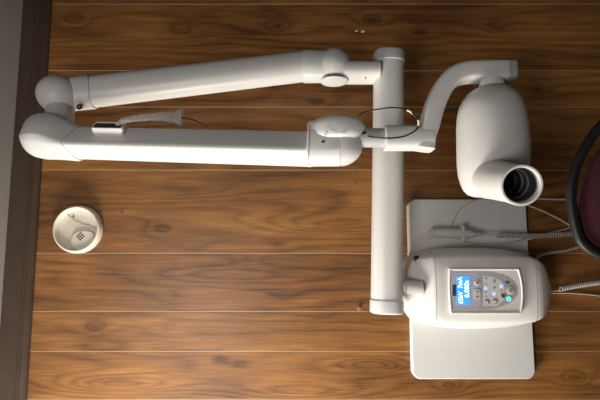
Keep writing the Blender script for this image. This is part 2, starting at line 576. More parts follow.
# lilac field round the display
ol = [pp(452.6, 272.8), pp(452.6, 308.2), pp(477, 308.6), pp(480, 304), pp(481.2, 296), pp(481.2, 285), pp(480, 277), pp(477, 272.2)]
obj('display_surround', flat(ol, DP, DP+.0006), mat('surround_lilac', (0.47, 0.46, 0.55), .35), panel, smooth=False)
ol = [pp(452.6, 284.5), pp(457, 284.5), pp(457, 296), pp(452.6, 296)]
obj('dark_tab', flat(ol, DP, DP+.0008), mat('tab_navy', (0.03, 0.06, 0.16), .4), panel, smooth=False)
ol = [pp(456.5, 276), pp(456.5, 304.5), pp(470.2, 304.5), pp(470.2, 276)]
LCD = mat('display_blue', (0.01, 0.06, 0.25), .2, emit=(0.05, 0.36, 0.95), estr=0.95)
disp = obj('display', flat(ol, DP, DP+.0009), LCD, panel, smooth=False)
GLOW = mat('display_glyph', (0.8, 0.9, 1), .4, emit=(0.80, 0.93, 1.0), estr=1.1)
def txt(s, px, py, size, dd, m_, name, parent, align='LEFT', space=1.0, bold=0.0, sx=1.0):
    o_ = at(px, py, dd)
    return obj(name, text_bm(s, size, (o_, X*sx, Zup, OUT), align=align, space=space, bold=bold), m_, parent, smooth=False)
txt('65kV  7mA', 463.0, 303.8, .0126, DP+.0010, GLOW, 'display_text', disp, bold=.00012, sx=.90)
txt('0.080s', 469.2, 297.6, .0126, DP+.0010, GLOW, 'display_text', disp, bold=.00012, sx=1.02)
# pale key field and keys
ol = [pp(483.5, 276), pp(483.5, 306.0), pp(497, 306.0), pp(504, 300), pp(505.5, 292), pp(504, 284), pp(500, 279.5), pp(492, 276.5)]
obj('key_field', flat(ol, DP, DP+.0007), mat('key_field_pale', (0.66, 0.64, 0.62), .4), panel, smooth=False)
KEYW = mat('key_pale', (0.60, 0.585, 0.56), .4); KEYG = mat('key_grey', (0.30, 0.30, 0.31), .4); KEYD = mat('key_dark', (0.05, 0.05, 0.05), .4)
def key(px, py, rpx, m_, name='key', dd=.0007, hgt=.0008, parent=panel):
    p = at(px, py, PD); bm = bmesh.new(); r = rpx*.002
    lathe(bm, (p.x, -(DP+dd-.0004), p.z), OUT, [(r, 0), (r, hgt), (r*.88, hgt+.0004), (0, hgt+.0005)], 28)
    return obj(name, bm, m_, parent)
k_ = key(477, 283, 2.9, KEYW); key(477, 283, 1.0, KEYD, 'symbol', .0016, .0002, k_)
a_, b_ = pp(474.3, 299.8), pp(480, 289)
bm = bmesh.new(); rr = rrect(min(a_[0], b_[0]), max(a_[0], b_[0]), min(a_[1], b_[1]), max(a_[1], b_[1]), .004)
rk = obj('key', flat(rr, DP, DP+.0016), KEYW, panel)
for sgn, py in ((1, 291.5), (-1, 297.0)):
    c = pp(477.3, py); s = .0028
    tri = [(c[0]-s*.0, c[1]), ]
    tri = [(c[0]+sgn*s*.8, c[1]), (c[0]-sgn*s*.6, c[1]+s*.9), (c[0]-sgn*s*.6, c[1]-s*.9)]
    obj('arrow', flat(tri, DP+.0012, DP+.0019), KEYD, rk, smooth=False)
k_ = key(510.5, 290.5, 4.2, mat('exposure_key', (0.55, .53, .5), .4)); key(510.5, 290.5, 2.0, KEYG, 'symbol', .0016, .0002, k_)
for px, py in ((487, 302), (495, 301.5)):
    k_ = key(px, py, 2.8, KEYG); key(px, py, 1.5, KEYW, 'symbol', .0016, .0002, k_)
k_ = key(502.8, 296, 2.7, KEYG); key(502.8, 296, 1.5, KEYD, 'symbol', .0016, .0002, k_)
BLUEL = mat('led_blue', (0.04, .10, .4), .4, emit=(0.30, 0.50, 1.0), estr=1.1)
GREENL = mat('led_green', (0.1, .8, .6), .4, emit=(0.08, 0.75, 0.50), estr=1.1)
for px, py, r in ((485.8, 288.2, 1.6), (494, 293.6, 1.9), (501.3, 286.2, 1.7)): key(px, py, r, BLUEL, 'indicator_light', .0008, .0003)
p = at(508.8, 298.8, PD); bm = bmesh.new()
lathe(bm, (p.x, -(DP+.0005), p.z), OUT, [(.0044, 0), (.0044, .001), (.0022, .001), (.0022, 0)], 28, closed=True)
gl = obj('start_light', bm, GREENL, panel)
for px, py, w_, h_ in ((486, 278.5, 1.4, .8), (494.5, 281, 1.3, 1.6), (486, 284, 1.2, .5), (494.5, 287.5, 1.3, 1.1), (485.5, 292.3, 1.1, .6), (486, 296.5, 1.1, .5), (501.5, 290.5, .9, .9)):
    a0, b0 = pp(px-w_, py-h_), pp(px+w_, py+h_)
    obj('symbol', flat([(a0[0], a0[1]), (b0[0], a0[1]), (b0[0], b0[1]), (a0[0], b0[1])], DP, DP+.0009), mat('symbol_tan', (.33, .27, .2), .5) if py > 283 and px > 490 else KEYG, panel, smooth=False)
for px, py in ((506.3, 282.3), (508.6, 282.8)):
    a0, b0 = pp(px-.8, py-1.2), pp(px+.8, py+1.2)
    obj('symbol', flat([(a0[0], a0[1]), (b0[0], a0[1]), (b0[0], b0[1]), (a0[0], b0[1])], DP, DP+.0009), KEYD, panel, smooth=False)

# black switch on the corner of the box
p = at(416.5, 258.5, .078); bm = bmesh.new(); box(bm, (p.x-.006, p.y-.004, p.z-.0045), (p.x+.006, p.y+.010, p.z+.0045), .001)
obj('switch', bm, BLACK, ctrl)
# hook for the handset on the plate
# pivot knob between bar and box
kp0 = at(400.0, 288.0, .098); kp1 = Vector((kp0.x, kp0.y, at(416, 288, .098).z))
bm = bmesh.new(); L_ = (kp0 - kp1).length; R_ = .0155
lathe(bm, kp1 - Zup*.012, Zup, [(R_, 0), (R_, L_*.60+.012), (R_*.93, L_*.60+.0135), (R_*.93, L_*.63+.0145), (R_*.99, L_*.66+.015), (R_*.92, L_*.80+.012), (R_*.72, L_*.93+.011), (R_*.4, L_+.0105), (0, L_+.011)], 36)
obj('pivot_knob', bm, mat('knob_grey', (.50, .49, .47), .45), root)

# --- horizontal extension bar
BD = 0.090
bt = at(388.7, 53, BD); bb = at(386.5, 313, BD)
hb = .0325
P2 = prof_super(2.6, 48)
lenb = (bt-bb).length; dv = (bb-bt).normalized()
bm = bmesh.new(); sweep(bm, [bt+dv*.024, bb-dv*.026], .0315, .0315, P2, OUT)
obj('extension_bar', bm, PLASTIC, root)
for nm, p0, p1 in (('end_cap', bt + dv*.0245, bt), ('end_cap', bb - dv*.0265, bb)):
    bm = bmesh.new(); d_ = (p1-p0); l = d_.length; d_.normalize()
    ds = [0, .0006, l-.005, l-.002, l-.0005, l]; rs_ = [.0318, .0332, .0332, .0325, .0312, .029]
    sweep(bm, [p0 + d_*s for s in ds], rs_, rs_, P2, OUT)
    obj(nm, bm, CAPGREY, root)
# connecting bracket between bar and box pivot, behind the bar
pb = Vector((kp1.x, kp1.y, kp1.z)); 
bm = bmesh.new(); capsule(bm, Vector((kp1.x, -.092, kp1.z-.004)), Vector((kp1.x, -.092, bb.z+.01)), .016, .016, prof_super(2, 24), OUT)
obj('pivot_shaft', bm, GREYP, root)

# --- stub from bar to rear arm
AD = 0.095
s0 = at(378, 73, AD); s1 = at(343, 73.5, AD); s1.x = s0.x
bm = bmesh.new(); capsule(bm, s0, s1 + Zup*.002, .0185, .0365, prof_super(3, 32), OUT)
stub = obj('mounting_stub', bm, PLASTIC, root)
bm = bmesh.new(); p = at(365.5, 78, AD+.019); lathe(bm, p, OUT, [(.0016, 0), (.0016, .0015), (.0012, .002), (0, .002)], 14)
obj('screw', bm, DARK, stub)

# --- rear arm, slim end at the joint housings
HEX = prof_poly([(-.98, -.55), (-.55, -1), (.55, -1), (.98, -.55), (1.0, .20), (.40, 1.0), (.18, 1.0), (-1.0, .20)], [.3, .3, .3, .3, .34, .10, .10, .34], 5)
r0 = at(318, 65.5, AD); r1 = at(78, 93, AD+.005)
OVAL = prof_super(2.3, 48)
bm = bmesh.new(); sweep(bm, [at(304, 66.5, AD), at(93, 91.8, AD+.005)], [.0315, .0322], [.031, .032], OVAL, OUT)
obj('rear_arm_tube', bm, PLASTIC, root)

# joint housing of the rear arm by the bar: collar, ball with a slot
jc = at(334.5, 66.8, AD+.003); JR = .0385
bm = bmesh.new()
cdir = (at(303, 66.5, AD) - jc); cl = cdir.length; cdir.normalize()
sweep(bm, [jc + cdir*(-.004), jc + cdir*(cl*.55), jc + cdir*(cl-.003), jc + cdir*cl], [.032, .0335, .0338, .0325], [.031, .0325, .0328, .0315], OVAL, OUT)
col_ = obj('joint_collar', bm, PLASTIC2, root)
def ball_slice(c, r, lo, hi, name, m_, parent, stretch=(1, 1, 1)):
    """part of a ball between two planes square to the x axis"""
    bm = bmesh.new(); bmesh.ops.create_uvsphere(bm, u_segments=48, v_segments=32, radius=r)
    for v in bm.verts: v.co = Vector([v.co[i]*stretch[i] for i in range(3)]) + c
    for x_, keep in ((lo, 1), (hi, -1)):
        if x_ is None: continue
        g_ = bm.verts[:] + bm.edges[:] + bm.faces[:]
        bmesh.ops.bisect_plane(bm, geom=g_, plane_co=(x_, 0, 0), plane_no=(1, 0, 0))
        bmesh.ops.delete(bm, geom=[v for v in bm.verts if (v.co.x - x_)*keep < -1e-6], context='VERTS')
        bmesh.ops.holes_fill(bm, edges=[e for e in bm.edges if e.is_boundary], sides=0)
    return obj(name, bm, m_, parent)
ball_slice(jc, JR, at(333, 73.8, AD+.03).x, None, 'ball_cover', PLASTIC2, root, (1, 1.16, .95))
bm = bmesh.new(); xl = at(333, 78.6, AD+.03).x
lathe(bm, (xl+.004, jc.y-.004, jc.z+.001), -X, [(.0285, 0), (.0295, .0006), (.0295, .0014), (.0280, .0030), (.0235, .0046), (.0150, .0058), (0, .0064)], 48)
obj('joint_lip', bm, PLASTIC2, root)
xa, xb = at(333, 80.5, AD+.03).x, at(333, 74, AD+.03).x
bm = bmesh.new(); lathe(bm, (xa, jc.y, jc.z), X, [(JR*.66, .008), (JR*.66, xb-xa+.002)], 36)
obj('joint_disc', bm, mat('disc_grey', (.16, .16, .16), .4), root)

# --- elbow, rear half
ec = at(60, 95.5, AD+.008)
bm = bmesh.new()
cdir = (at(92, 91.8, AD+.005) - ec); cl = cdir.length; cdir.normalize()
sweep(bm, [ec, ec + cdir*(cl*.5), ec + cdir*(cl-.003), ec + cdir*cl], [.0335, .0345, .0352, .034], [.0345, .034, .035, .034], OVAL, OUT,
      ringshift={2: lambda x, y: .006*y*y, 3: lambda x, y: .006*y*y})
elbow = obj('elbow_joint', bm, PLASTIC2, root)
bm = bmesh.new(); bmesh.ops.create_uvsphere(bm, u_segments=48, v_segments=32, radius=.0415)
for v in bm.verts: v.co = Vector((v.co.x*.95, v.co.y, v.co.z*1.02)) + at(58.5, 94.5, AD+.022)
obj('ball_cover', bm, PLASTIC2, elbow)
# link between the halves
ec2 = at(50, 133, .150)
bm = bmesh.new(); sweep(bm, [at(62, 96, AD+.012), at(58, 130, .135)], .026, .028, OVAL, OUT)
obj('elbow_link', bm, mat('link_grey', (.5, .495, .48), .45), elbow)
p = at(79, 107, AD+.035); bm = bmesh.new()
lathe(bm, p, Vector((-.5, -1, -.2)), [(.0055, -.012), (.0055, 0), (.004, .001), (0, .001)], 18)
obj('plug', bm, BLACK, elbow)

# --- front arm
FA0, FA1 = at(76, 142.5, .155), at(312, 148.5, .205)
fd = (FA1-FA0).normalized()
bm = bmesh.new(); sweep(bm, [FA0 - fd*.01, FA1], [.0315, .0330], [.032, .034], HEX, OUT)
obj('front_arm_tube', bm, PLASTIC, root, sharp=math.radians(60))
# elbow sleeve, front half: sleeve that ends in a big rounded corner
bm = bmesh.new()
cpt = [FA0 + fd*.001, FA0 - fd*.003]
e_end = at(24, 136.5, .150)
mid = at(48, 139, .152)
ctr = [(at(45, 136, .150), .0450, 0.0), (at(52, 137, .151), .0455, 0.1), (at(60, 139.2, .152), .0415, .35), (at(68, 141.3, .154), .0370, .75), (FA0 - fd*.002, .0350, 1.0), (FA0, .0338, 1.0)]
c_s = ctr[0][0]; back = (e_end - at(45, 136, .150)).normalized()
sects = [(c_s + back*.0450*math.sin(a_*PI/2), .0450*math.cos(a_*PI/2), 0.0) for a_ in [.97, .9, .8, .7, .6, .5, .4, .3, .2, .1]] + ctr
HX = prof_poly([(-.98, -.55), (-.55, -1), (.55, -1), (.98, -.55), (1.0, .20), (.40, 1.0), (.18, 1.0), (-1.0, .20)], [.3, .3, .3, .3, .34, .10, .10, .34], 5)
rings = []
for i, (p, r_, f_) in enumerate(sects):
    a_ = sects[max(i-1, 0)][0]; b_ = sects[min(i+1, len(sects)-1)][0]
    t = (b_-a_).normalized() if i > 9 else -back
    U = (OUT - t*OUT.dot(t)).normalized(); S = t.cross(U); ring = []
    for x, y in HX:
        l_ = math.hypot(x, y); x2, y2 = x/l_, y/l_
        xx, yy = x2*(1-f_) + x*f_, y2*(1-f_) + y*f_
        q_ = p + S*xx*r_ + U*yy*r_*(1.0 if f_ > .5 else .92)
        if f_ == 1.0: q_ += t*(.007*abs(x) - .008*max(0, y))
        ring.append(bm.verts.new(q_))
    rings.append(ring)
for a_, b_ in zip(rings[:-1], rings[1:]):
    for j in range(len(HX)): bm.faces.new((a_[j], a_[(j+1) % len(HX)], b_[(j+1) % len(HX)], b_[j]))
bm.faces.new(rings[0][::-1]); bm.faces.new(rings[-1])
sl = obj('elbow_sleeve', bm, PLASTIC2, elbow, sharp=math.radians(60))

# --- wrist joint housing of the front arm
wc = at(336, 144.5, .212)
wd_ = fd
w0 = at(308.5, 145, .205)
w1 = at(363, 144.5, .214)
bm = bmesh.new()
sweep(bm, [w0, w0+fd*.001, w0+fd*.004, w0+fd*.0045], [.036, .0395, .0395, .0385], [.036, .0395, .0395, .0385], prof_super(3, 48), OUT)
obj('housing_ring', bm, PLASTIC, root)
bm = bmesh.new()
P, R = domed(w0+fd*.003, w1, 1, 0, .042)
sweep(bm, P, [.0385*s for s in R], [.0365*s for s in R], prof_super(3, 56), OUT)
wh = obj('wrist_housing', bm, PLASTIC2, root)
# raised upper lobe with the ridge at its lower edge
lc0 = at(313, 131, .216); lc1 = at(363.5, 132.5, .216)
bm = bmesh.new()
LB = [(310.5, 133.6, .2025, .0185, .0350), (312, 133.5, .203, .0196, .0370), (318, 133.2, .204, .0200, .0378), (322, 132.6, .206, .0215, .0395), (328, 131.6, .209, .0236, .0415), (334, 131.1, .211, .0245, .0425), (340, 131, .212, .0247, .0425), (348, 131, .213, .0243, .040), (354, 131.5, .214, .0222, .036), (358.5, 132.5, .214, .0188, .030), (361.5, 133.8, .214, .0135, .021), (363, 135, .214, .006, .010)]
sweep(bm, [at(q_[0], q_[1], q_[2]) for q_ in LB], [q_[3] for q_ in LB], [q_[4] for q_ in LB], prof_super(3.4, 52), OUT)
obj('housing_lobe', bm, PLASTIC2, wh)
p = at(323, 141.3, .250); bm = bmesh.new()
lathe(bm, p, OUT, [(.0022, -.004), (.0022, 0), (.0016, .0005), (0, .0005)], 16)
obj('plug', bm, BLACK, wh)
txt_o = at(325.5, 133.6, .2531)
obj('embossed_lettering', text_bm('KODAK', .0095, (txt_o, -Zup, X, OUT), ext=.0003, space=1.15), PLASTIC2, wh, smooth=False)

# --- wrist tube and yoke
bm = bmesh.new(); sweep(bm, [at(352, 137.5, .216), at(386, 138, .218)], .0175, .0175, prof_super(2.2, 36), OUT)
obj('wrist_shaft', bm, GREYP, root)
YD = .222
bm = bmesh.new(); sweep(bm, [at(384, 138.3, YD), at(385, 138.3, YD), at(416, 138.3, YD), at(431.5, 138.4, YD)], [.0205, .0222, .0222, .0222], [.0205, .0222, .0222, .0222], prof_super(3.2, 36), OUT)
yoke_t = obj('yoke_socket', bm, PLASTIC, root)
path = [(423.8, 149.6, .0162), (425.2, 138, .0160), (429, 126, .0158), (432.5, 112, .0162), (437.3, 99, .0166), (443.5, 87, .0170), (452.5, 77.8, .0172), (464, 73.2, .0172), (479, 72.2, .0172), (491, 72, .0172), (505, 72, .0172)]
cp = catmull([at(a, b, YD) for a, b, c in path], 6)
wr = [interp([(i, c[2]) for i, c in enumerate(path)], j/6) for j in range(len(cp))]
YP = prof_poly([(-1, -1), (1, -1), (1, 1), (-1, 1)], .45, 5)
bm = bmesh.new(); sweep(bm, cp, wr, [.0215]*len(cp), YP, OUT)
yoke = obj('yoke', bm, PLASTIC, root)
bm = bmesh.new(); e0_, e1_ = at(504.6, 72, YD), at(514, 72, YD); dd_ = (e1_-e0_).normalized()
sweep(bm, [e0_, e0_+dd_*.013, e1_], [.0172, .0172, .0145], [.0215, .0215, .018], YP, OUT)
obj('end_cap', bm, GREYP, yoke)

# --- tube head
HD = .222
hx = at(495, 100, HD); hz_c = hx.z
n0 = at(491.5, 76, HD); n1 = at(492.5, 98, HD); n1.z = n0.z
bm = bmesh.new()
l = (n1-n0).length
lathe(bm, n0, -X, [(.0205, 0), (.0205, l*.35), (.0225, l*.36), (.0225, l*.52), (.0205, l*.53), (.0205, l*.62), (.0220, l*.64), (.0225, l)], 36)
obj('neck', bm, PLASTIC, root)
# barrel: sections along -x
hd_ = -X
top = at(494, 89, HD); bot = at(494, 196, HD)
L_ = (top.x - bot.x)
zc = at(492.2, 140, HD).z
secs = [(0.0, .024, .024, -.002), (.015, .034, .032, -.002), (.05, .0435, .041, -.001), (.10, .0515, .048, -.001), (.16, .0570, .053, 0), (.24, .0605, .056, 0), (.36, .0630, .058, 0), (.55, .0640, .059, 0.0),
        (.70, .0630, .058, 0.0015), (.80, .0600, .056, .003), (.88, .053, .052, .006), (.94, .045, .046, .009), (.98, .036, .036, .011), (1.0, .026, .026, .012)]
P = [Vector((top.x - L_*s[0], -HD, zc + s[3])) for s in secs]
bm = bmesh.new()
ppf = prof_super(2.25, 64)
rings = []
for p, s in zip(P, secs):
    rings.append([bm.verts.new(p + Zup*(x*s[1]*.96) + OUT*(y*s[2])) for x, y in ppf])
for a, b in zip(rings[:-1], rings[1:]):
    for i in range(64): bm.faces.new((a[i], a[(i+1) % 64], b[(i+1) % 64], b[i]))
bm.faces.new(rings[0][::-1]); bm.faces.new(rings[-1])
head = obj('tube_head', bm, PLASTIC, root, sharp=math.radians(50))
# back shell: slightly larger rear cover with a rim
bx1, bx0 = at(466, 100, .205).x, at(466, 190.5, .205).x
bz_l, bz_r = at(463.5, 140, .205).z, at(528, 140, .205).z
bm = bmesh.new(); rings = []
for ins, d in ((.018, .150), (.006, .158), (.0, .170), (0, .205), (.001, .209), (.004, .212)):
    rings.append([bm.verts.new((x, -d, z)) for x, z in rrect(bx0+ins, bx1-ins, bz_r+ins, bz_l-ins, .034-ins*.8, 10)])
for a, b in zip(rings[:-1], rings[1:]):
    for i in range(len(a)): bm.faces.new((a[i], a[(i+1) % len(a)], b[(i+1) % len(a)], b[i]))
bm.faces.new(rings[0][::-1]); bm.faces.new(rings[-1])
obj('rear_cover', bm, PLASTIC, head, sharp=math.radians(50))
# cone (collimator)
c1 = at(522, 185.3, .385); c0_ = at(489, 178.5, .235)
ax = (c1-c0_); cl = ax.length; ax.normalize()
RC = .0300
bm = bmesh.new()
lathe(bm, c0_, ax, [(RC*1.20, 0), (RC*1.14, cl*.20), (RC*1.07, cl*.45), (RC*1.03, cl*.62), (RC, cl*.66), (RC, cl-.0015), (RC-.001, cl), (RC-.0035, cl),
                    (RC-.0045, cl-.002), (RC-.0055, cl*.45), (RC-.011, cl*.44), (RC-.012, cl*.3), (0, cl*.3)], 56)
# darker lining inside the mouth
cone = obj('collimator_cone', bm, PLASTIC, root, sharp=math.radians(35))
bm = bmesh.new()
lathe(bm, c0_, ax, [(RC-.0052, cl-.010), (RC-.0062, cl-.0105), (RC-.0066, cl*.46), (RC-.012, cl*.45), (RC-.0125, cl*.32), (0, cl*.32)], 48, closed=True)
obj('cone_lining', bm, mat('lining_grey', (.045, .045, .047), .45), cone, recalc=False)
for s in (.60, .75): 
    bm = bmesh.new(); rr_ = lathe(bm, c0_, ax, [(RC-.0066, cl*s), (RC-.0085, cl*s), (RC-.0085, cl*s+.0015), (RC-.0066, cl*s+.0015)], 48, closed=True)
    obj('lining_ring', bm, mat('ring_grey', (.16, .16, .16), .4), cone)

# ------------------------------------------------------------------ handset with coiled cord
hs0, hs1 = at(429.5, 232.5, .046), at(475, 234.2, .046)
hs = thing('exposure_handset', 'grey pen-shaped exposure handset hanging on a clip on the white wall plate', 'handset', (hs0+hs1)/2)
bm = bmesh.new(); dirh = (hs1-hs0); lh = dirh.length
lathe(bm, hs0, dirh, [(.0, 0), (.006, .0006), (.0092, .003), (.0102, .007), (.0102, .009), (.0088, .011), (.0098, .013), (.0108, .02), (.0112, lh*.5), (.0112, lh*.7), (.0098, lh*.82), (.0085, lh*.9), (.0072, lh*.97), (.005, lh), (0, lh)], 32)
obj('handle', bm, mat('handset_grey', (.50, .49, .46), .4), hs)
bm = bmesh.new(); lathe(bm, hs0 - dirh.normalized()*.004, dirh, [(0, 0), (.004, .0008), (.0052, .003), (.0052, .007), (0, .007)], 24)
obj('push_button', bm, CORDW, hs)
bm = bmesh.new(); e_ = hs1 + dirh.normalized()*.001
lathe(bm, hs1, dirh, [(.0050, -.002), (.0045, .006), (.0032, .016), (.002, .018), (0, .018)], 20)
obj('strain_relief', bm, CORDG, hs)
# clip: base on plate and two curved fingers round the handle
bm = bmesh.new()
for zz in (462,):
    c = at(zz, 233.6, .046)
    pts = []
    for i in range(19):
        a = math.radians(-60 + 300*i/18)
        pts.append(c + X*(.0135*math.cos(a+PI/2-PI/2+PI/2*0)) *1 + OUT*(-.0135*math.sin(a)))
    # open towards the room
    pts = [c + X*(.0140*math.sin(t)) + OUT*(-.0140*math.cos(t)) for t in [math.radians(-140 + 280*i/20) for i in range(21)]]
    sweep(bm, pts, .005, .0016, prof_super(4, 12), Zup*0 + X if False else Vector((0, 0, 1)))
box(bm, (c.x-.012, -.0262, c.z-.008), (c.x+.012, -.0175, c.z+.008), .002)
obj('handset_clip', bm, PLASTIC2, plate)

# ------------------------------------------------------------------ cords
def cord(name, label, pts, r, m_, cat='cable', k=8, sub=8, group=None):
    bm = bmesh.new(); tube(bm, catmull(pts, sub), r, k)
    return tag(obj(name, bm, m_), label, cat, group)
# coiled cord from the handset
bm = bmesh.new()
lead = [at(483, 234.3, .046), at(488, 234.3, .046), at(495, 235, .046)]
hel = coil([at(497, 235.4, .046), at(530, 236.2, .042), at(560, 235, .050), at(585, 233.2, .06), at(640, 231, .06), at(700, 226, .05)], .0043, .0050, 12)
tube(bm, catmull(lead, 5)[:-1] + hel, .0014, 6)
tag(obj('coiled_cord', bm, CORDG), 'grey coiled cord running from the handset to behind the chair', 'cable')
cord('cable', 'thin grey cable looping over the wall plate above and below the handset',
     [at(572, 226.5, .03), at(556, 217.5, .027), at(535, 208, .03), at(515, 201.5, .033), at(495, 198.4, .033), at(475, 200.8, .028), at(461, 208.5, .0215), at(453.5, 219, .0205), at(451.5, 229, .0225),
      at(455, 237.5, .0225), at(465, 242.3, .0215), at(480, 244.3, .0215), at(500, 244.4, .023), at(525, 240, .03), at(550, 233, .033), at(572, 226.8, .026), at(600, 215, .03), at(660, 205, .03)], .0018, CORDW)
cord('cable', 'thin pale cable running from behind the x-ray cone to behind the chair', [at(500, 190, .03), at(528, 197, .022), at(542, 198.8, .01), at(566, 199.6, .006), at(610, 199, .006), at(680, 200, .006)], .0020, CORDW)
cord('cable', 'grey cable leaving the side of the control box and passing behind the chair', [at(528, 262, .030), at(537, 258, .022), at(541, 255, .010), at(552, 252.5, .008), at(566, 250.5, .007), at(577, 247.5, .006), at(610, 240, .006), at(680, 236, .006)], .0031, CORDG)
bm = bmesh.new()
hel = coil([at(560, 289.5, .0075), at(575, 286.2, .0075), at(600, 282.5, .0075), at(640, 278, .0075), at(700, 276, .0075)], .0043, .0050, 12)
tube(bm, catmull([at(538, 292.5, .06), at(545, 292.3, .03), at(551, 291.5, .010), at(556, 290.6, .006)], 6) + hel, .0013, 6)
tag(obj('coiled_cord', bm, CORDG), 'grey coiled cord coming out at the foot of the control box', 'cable')
cord('cable', 'thin straight cable along the wall beside the lower coiled cord', [at(536, 290.5, .05), at(544, 291.5, .02), at(553, 293, .004), at(575, 293.6, .003), at(600, 296, .003), at(650, 303, .003), at(700, 306, .003)], .0011, CORDW)

# ------------------------------------------------------------------ sensor in its plastic sleeve, lying on the front arm, with its cable
sc_ = at(109, 127.5, .186)
sen = thing('xray_sensor', 'small white sensor holder with dark open top lying on the front arm', 'sensor', sc_)
du = fd; dv_ = X
def sframe(c): return (c, du, dv_, OUT)
bm = bmesh.new(); rs = []
def ring_s(hx_, hy_, r, o):
    return [bm.verts.new(sc_ + du*a + OUT*o + Vector((1, 0, 0))*b) for a, b in rrect(-hx_, hx_, -hy_, hy_, r, 6)]
for hx_, hy_, r, o in ((.030, .0105, .005, -.012), (.0315, .0125, .006, -.008), (.0315, .0125, .006, .004), (.0305, .0115, .0055, .006), (.0275, .009, .004, .006), (.0265, .0082, .0035, -.002)):
    rs.append(ring_s(hx_, hy_, r, o))
for a, b in zip(rs[:-1], rs[1:]):
    for i in range(len(a)): bm.faces.new((a[i], a[(i+1) % len(a)], b[(i+1) % len(a)], b[i]))
bm.faces.new(rs[0][::-1]); bm.faces.new(rs[-1])
TILT = Matrix.Rotation(math.radians(-42), 4, du)
for v in bm.verts: v.co = sc_ + TILT @ (v.co - sc_)
obj('case', bm, PLASTIC, sen, sharp=math.radians(30))
bm = bmesh.new(); box(bm, (-.0262, -.008, -.0018), (.0262, .008, .0045), .001)
S_ = du.cross(OUT)
MF = Matrix((du, S_, du.cross(S_))).transposed()
bm2 = bm
nrm = Vector((1, 0, 0))
for v in bm.verts:
    a, b, o = v.co; v.co = sc_ + TILT @ (du*a + nrm*b + OUT*o)
obj('dark_inset', bm, mat('inset_dark', (.035, .033, .03), .35), sen)
# clear sleeve
CLEAR = bpy.data.materials.new('clear_film'); CLEAR.use_nodes = True
nt = CLEAR.node_tree; b = nt.nodes['Principled BSDF']
b.inputs['Base Color'].default_value = (.85, .82, .78, 1); b.inputs['Roughness'].default_value = .35; b.inputs['Alpha'].default_value = .5
nn = nt.nodes.new('ShaderNodeTexNoise'); nn.inputs['Scale'].default_value = 160
bp = nt.nodes.new('ShaderNodeBump'); bp.inputs['Strength'].default_value = .9; bp.inputs['Distance'].default_value = .003
nt.links.new(nn.outputs['Fac'], bp.inputs['Height']); nt.links.new(bp.outputs[0], b.inputs['Normal'])
path = [(116, 124.5, .0035, .197), (124, 120.5, .0055, .198), (134, 118.5, .0062, .196), (148, 117.0, .0075, .194), (162, 116.5, .0085, .192), (173, 117.0, .0105, .190), (179, 117.0, .0155, .190), (182.5, 117.2, .0165, .190)]
cp = catmull([at(a, b_, d_) for a, b_, c_, d_ in path], 5)
wr = [interp([(i, c[2]) for i, c in enumerate(path)], j/5) for j in range(len(cp))]
bm = bmesh.new()
rnd = random.Random(3)
rings = sweep(bm, cp, [w_*1.0 for w_ in wr], [max(.003, w_*.45) for w_ in wr], prof_super(2, 24), OUT, cap=False)
for rg in rings:
    for v in rg: v.co += Vector((rnd.uniform(-1, 1), rnd.uniform(-1, 1), rnd.uniform(-1, 1)))*.0009
sl_ = tag(obj('plastic_sleeve', bm, CLEAR), 'crumpled clear plastic sleeve around the black cable on the front arm', 'plastic sleeve')
cord('sensor_cable', 'thin black cable coming out of the clear sleeve and disappearing behind the front arm',
     [at(119, 124, .197), at(128, 120.5, .198), at(140, 118.5, .196), at(158, 118.3, .193), at(180, 118.0, .190), at(192, 119.5, .180), at(201, 123.2, .165), at(207, 127.2, .150), at(212, 134, .128), at(222, 142, .114), at(260, 150, .106), at(300, 146, .106), at(330, 128, .135), at(352, 120, .16), at(364, 112, .2), at(378, 109.2, .248), at(395, 107.6, .256), at(408, 110.5, .255), at(416.5, 117, .252), at(419, 124, .250), at(414, 131.5, .250), at(403, 136.6, .250), at(390, 138.2, .248), at(376, 137.6, .243), at(364, 135.5, .228), at(356, 134.5, .215)], .0013, BLACK)
bm = bmesh.new(); g_ = at(363.5, 135.5, .222)
lathe(bm, g_, OUT, [(.0062, -.012), (.0062, .010), (.0045, .012), (0, .012)], 18)
obj('cable_grommet', bm, BLACK, wh)
# two pale tape wraps on the loop
for a, b in (((407.0, 110.0), (412.5, 113.4)), ((418.2, 120), (418.4, 125.5))):
    bm = bmesh.new(); tube(bm, [at(*a, .2547), at((a[0]+b[0])/2+.4, (a[1]+b[1])/2-.2, .2545), at(*b, .252)], .0019, 10)
    tag(obj('cable_tape', bm, mat('tape_white', (.7, .7, .68), .5)), 'pale tape wrap on the black cable loop, ' + ('the upper of the two' if b[1] < 120 else 'the lower of the two beside the yoke'), 'tape')

# ------------------------------------------------------------------ round detector on the wall
dc = at(80, 229.5, .0)
det = thing('smoke_detector', 'round cream detector with a small perforated grille on the panelled wall', 'detector', dc)
bm = bmesh.new(); RD = .0535
lathe(bm, dc, OUT, [(RD*.97, .0006), (RD, .002), (RD*1.0, .010), (RD*.985, .0155), (RD*.96, .0195), (RD*.92, .0220), (RD*.895, .0220), (RD*.87, .0200), (RD*.83, .0110), (RD*.78, .0088), (RD*.5, .0092), (RD*.25, .0098), (0, .0100)], 64)
obj('body', bm, CREAM, det, sharp=math.radians(50))
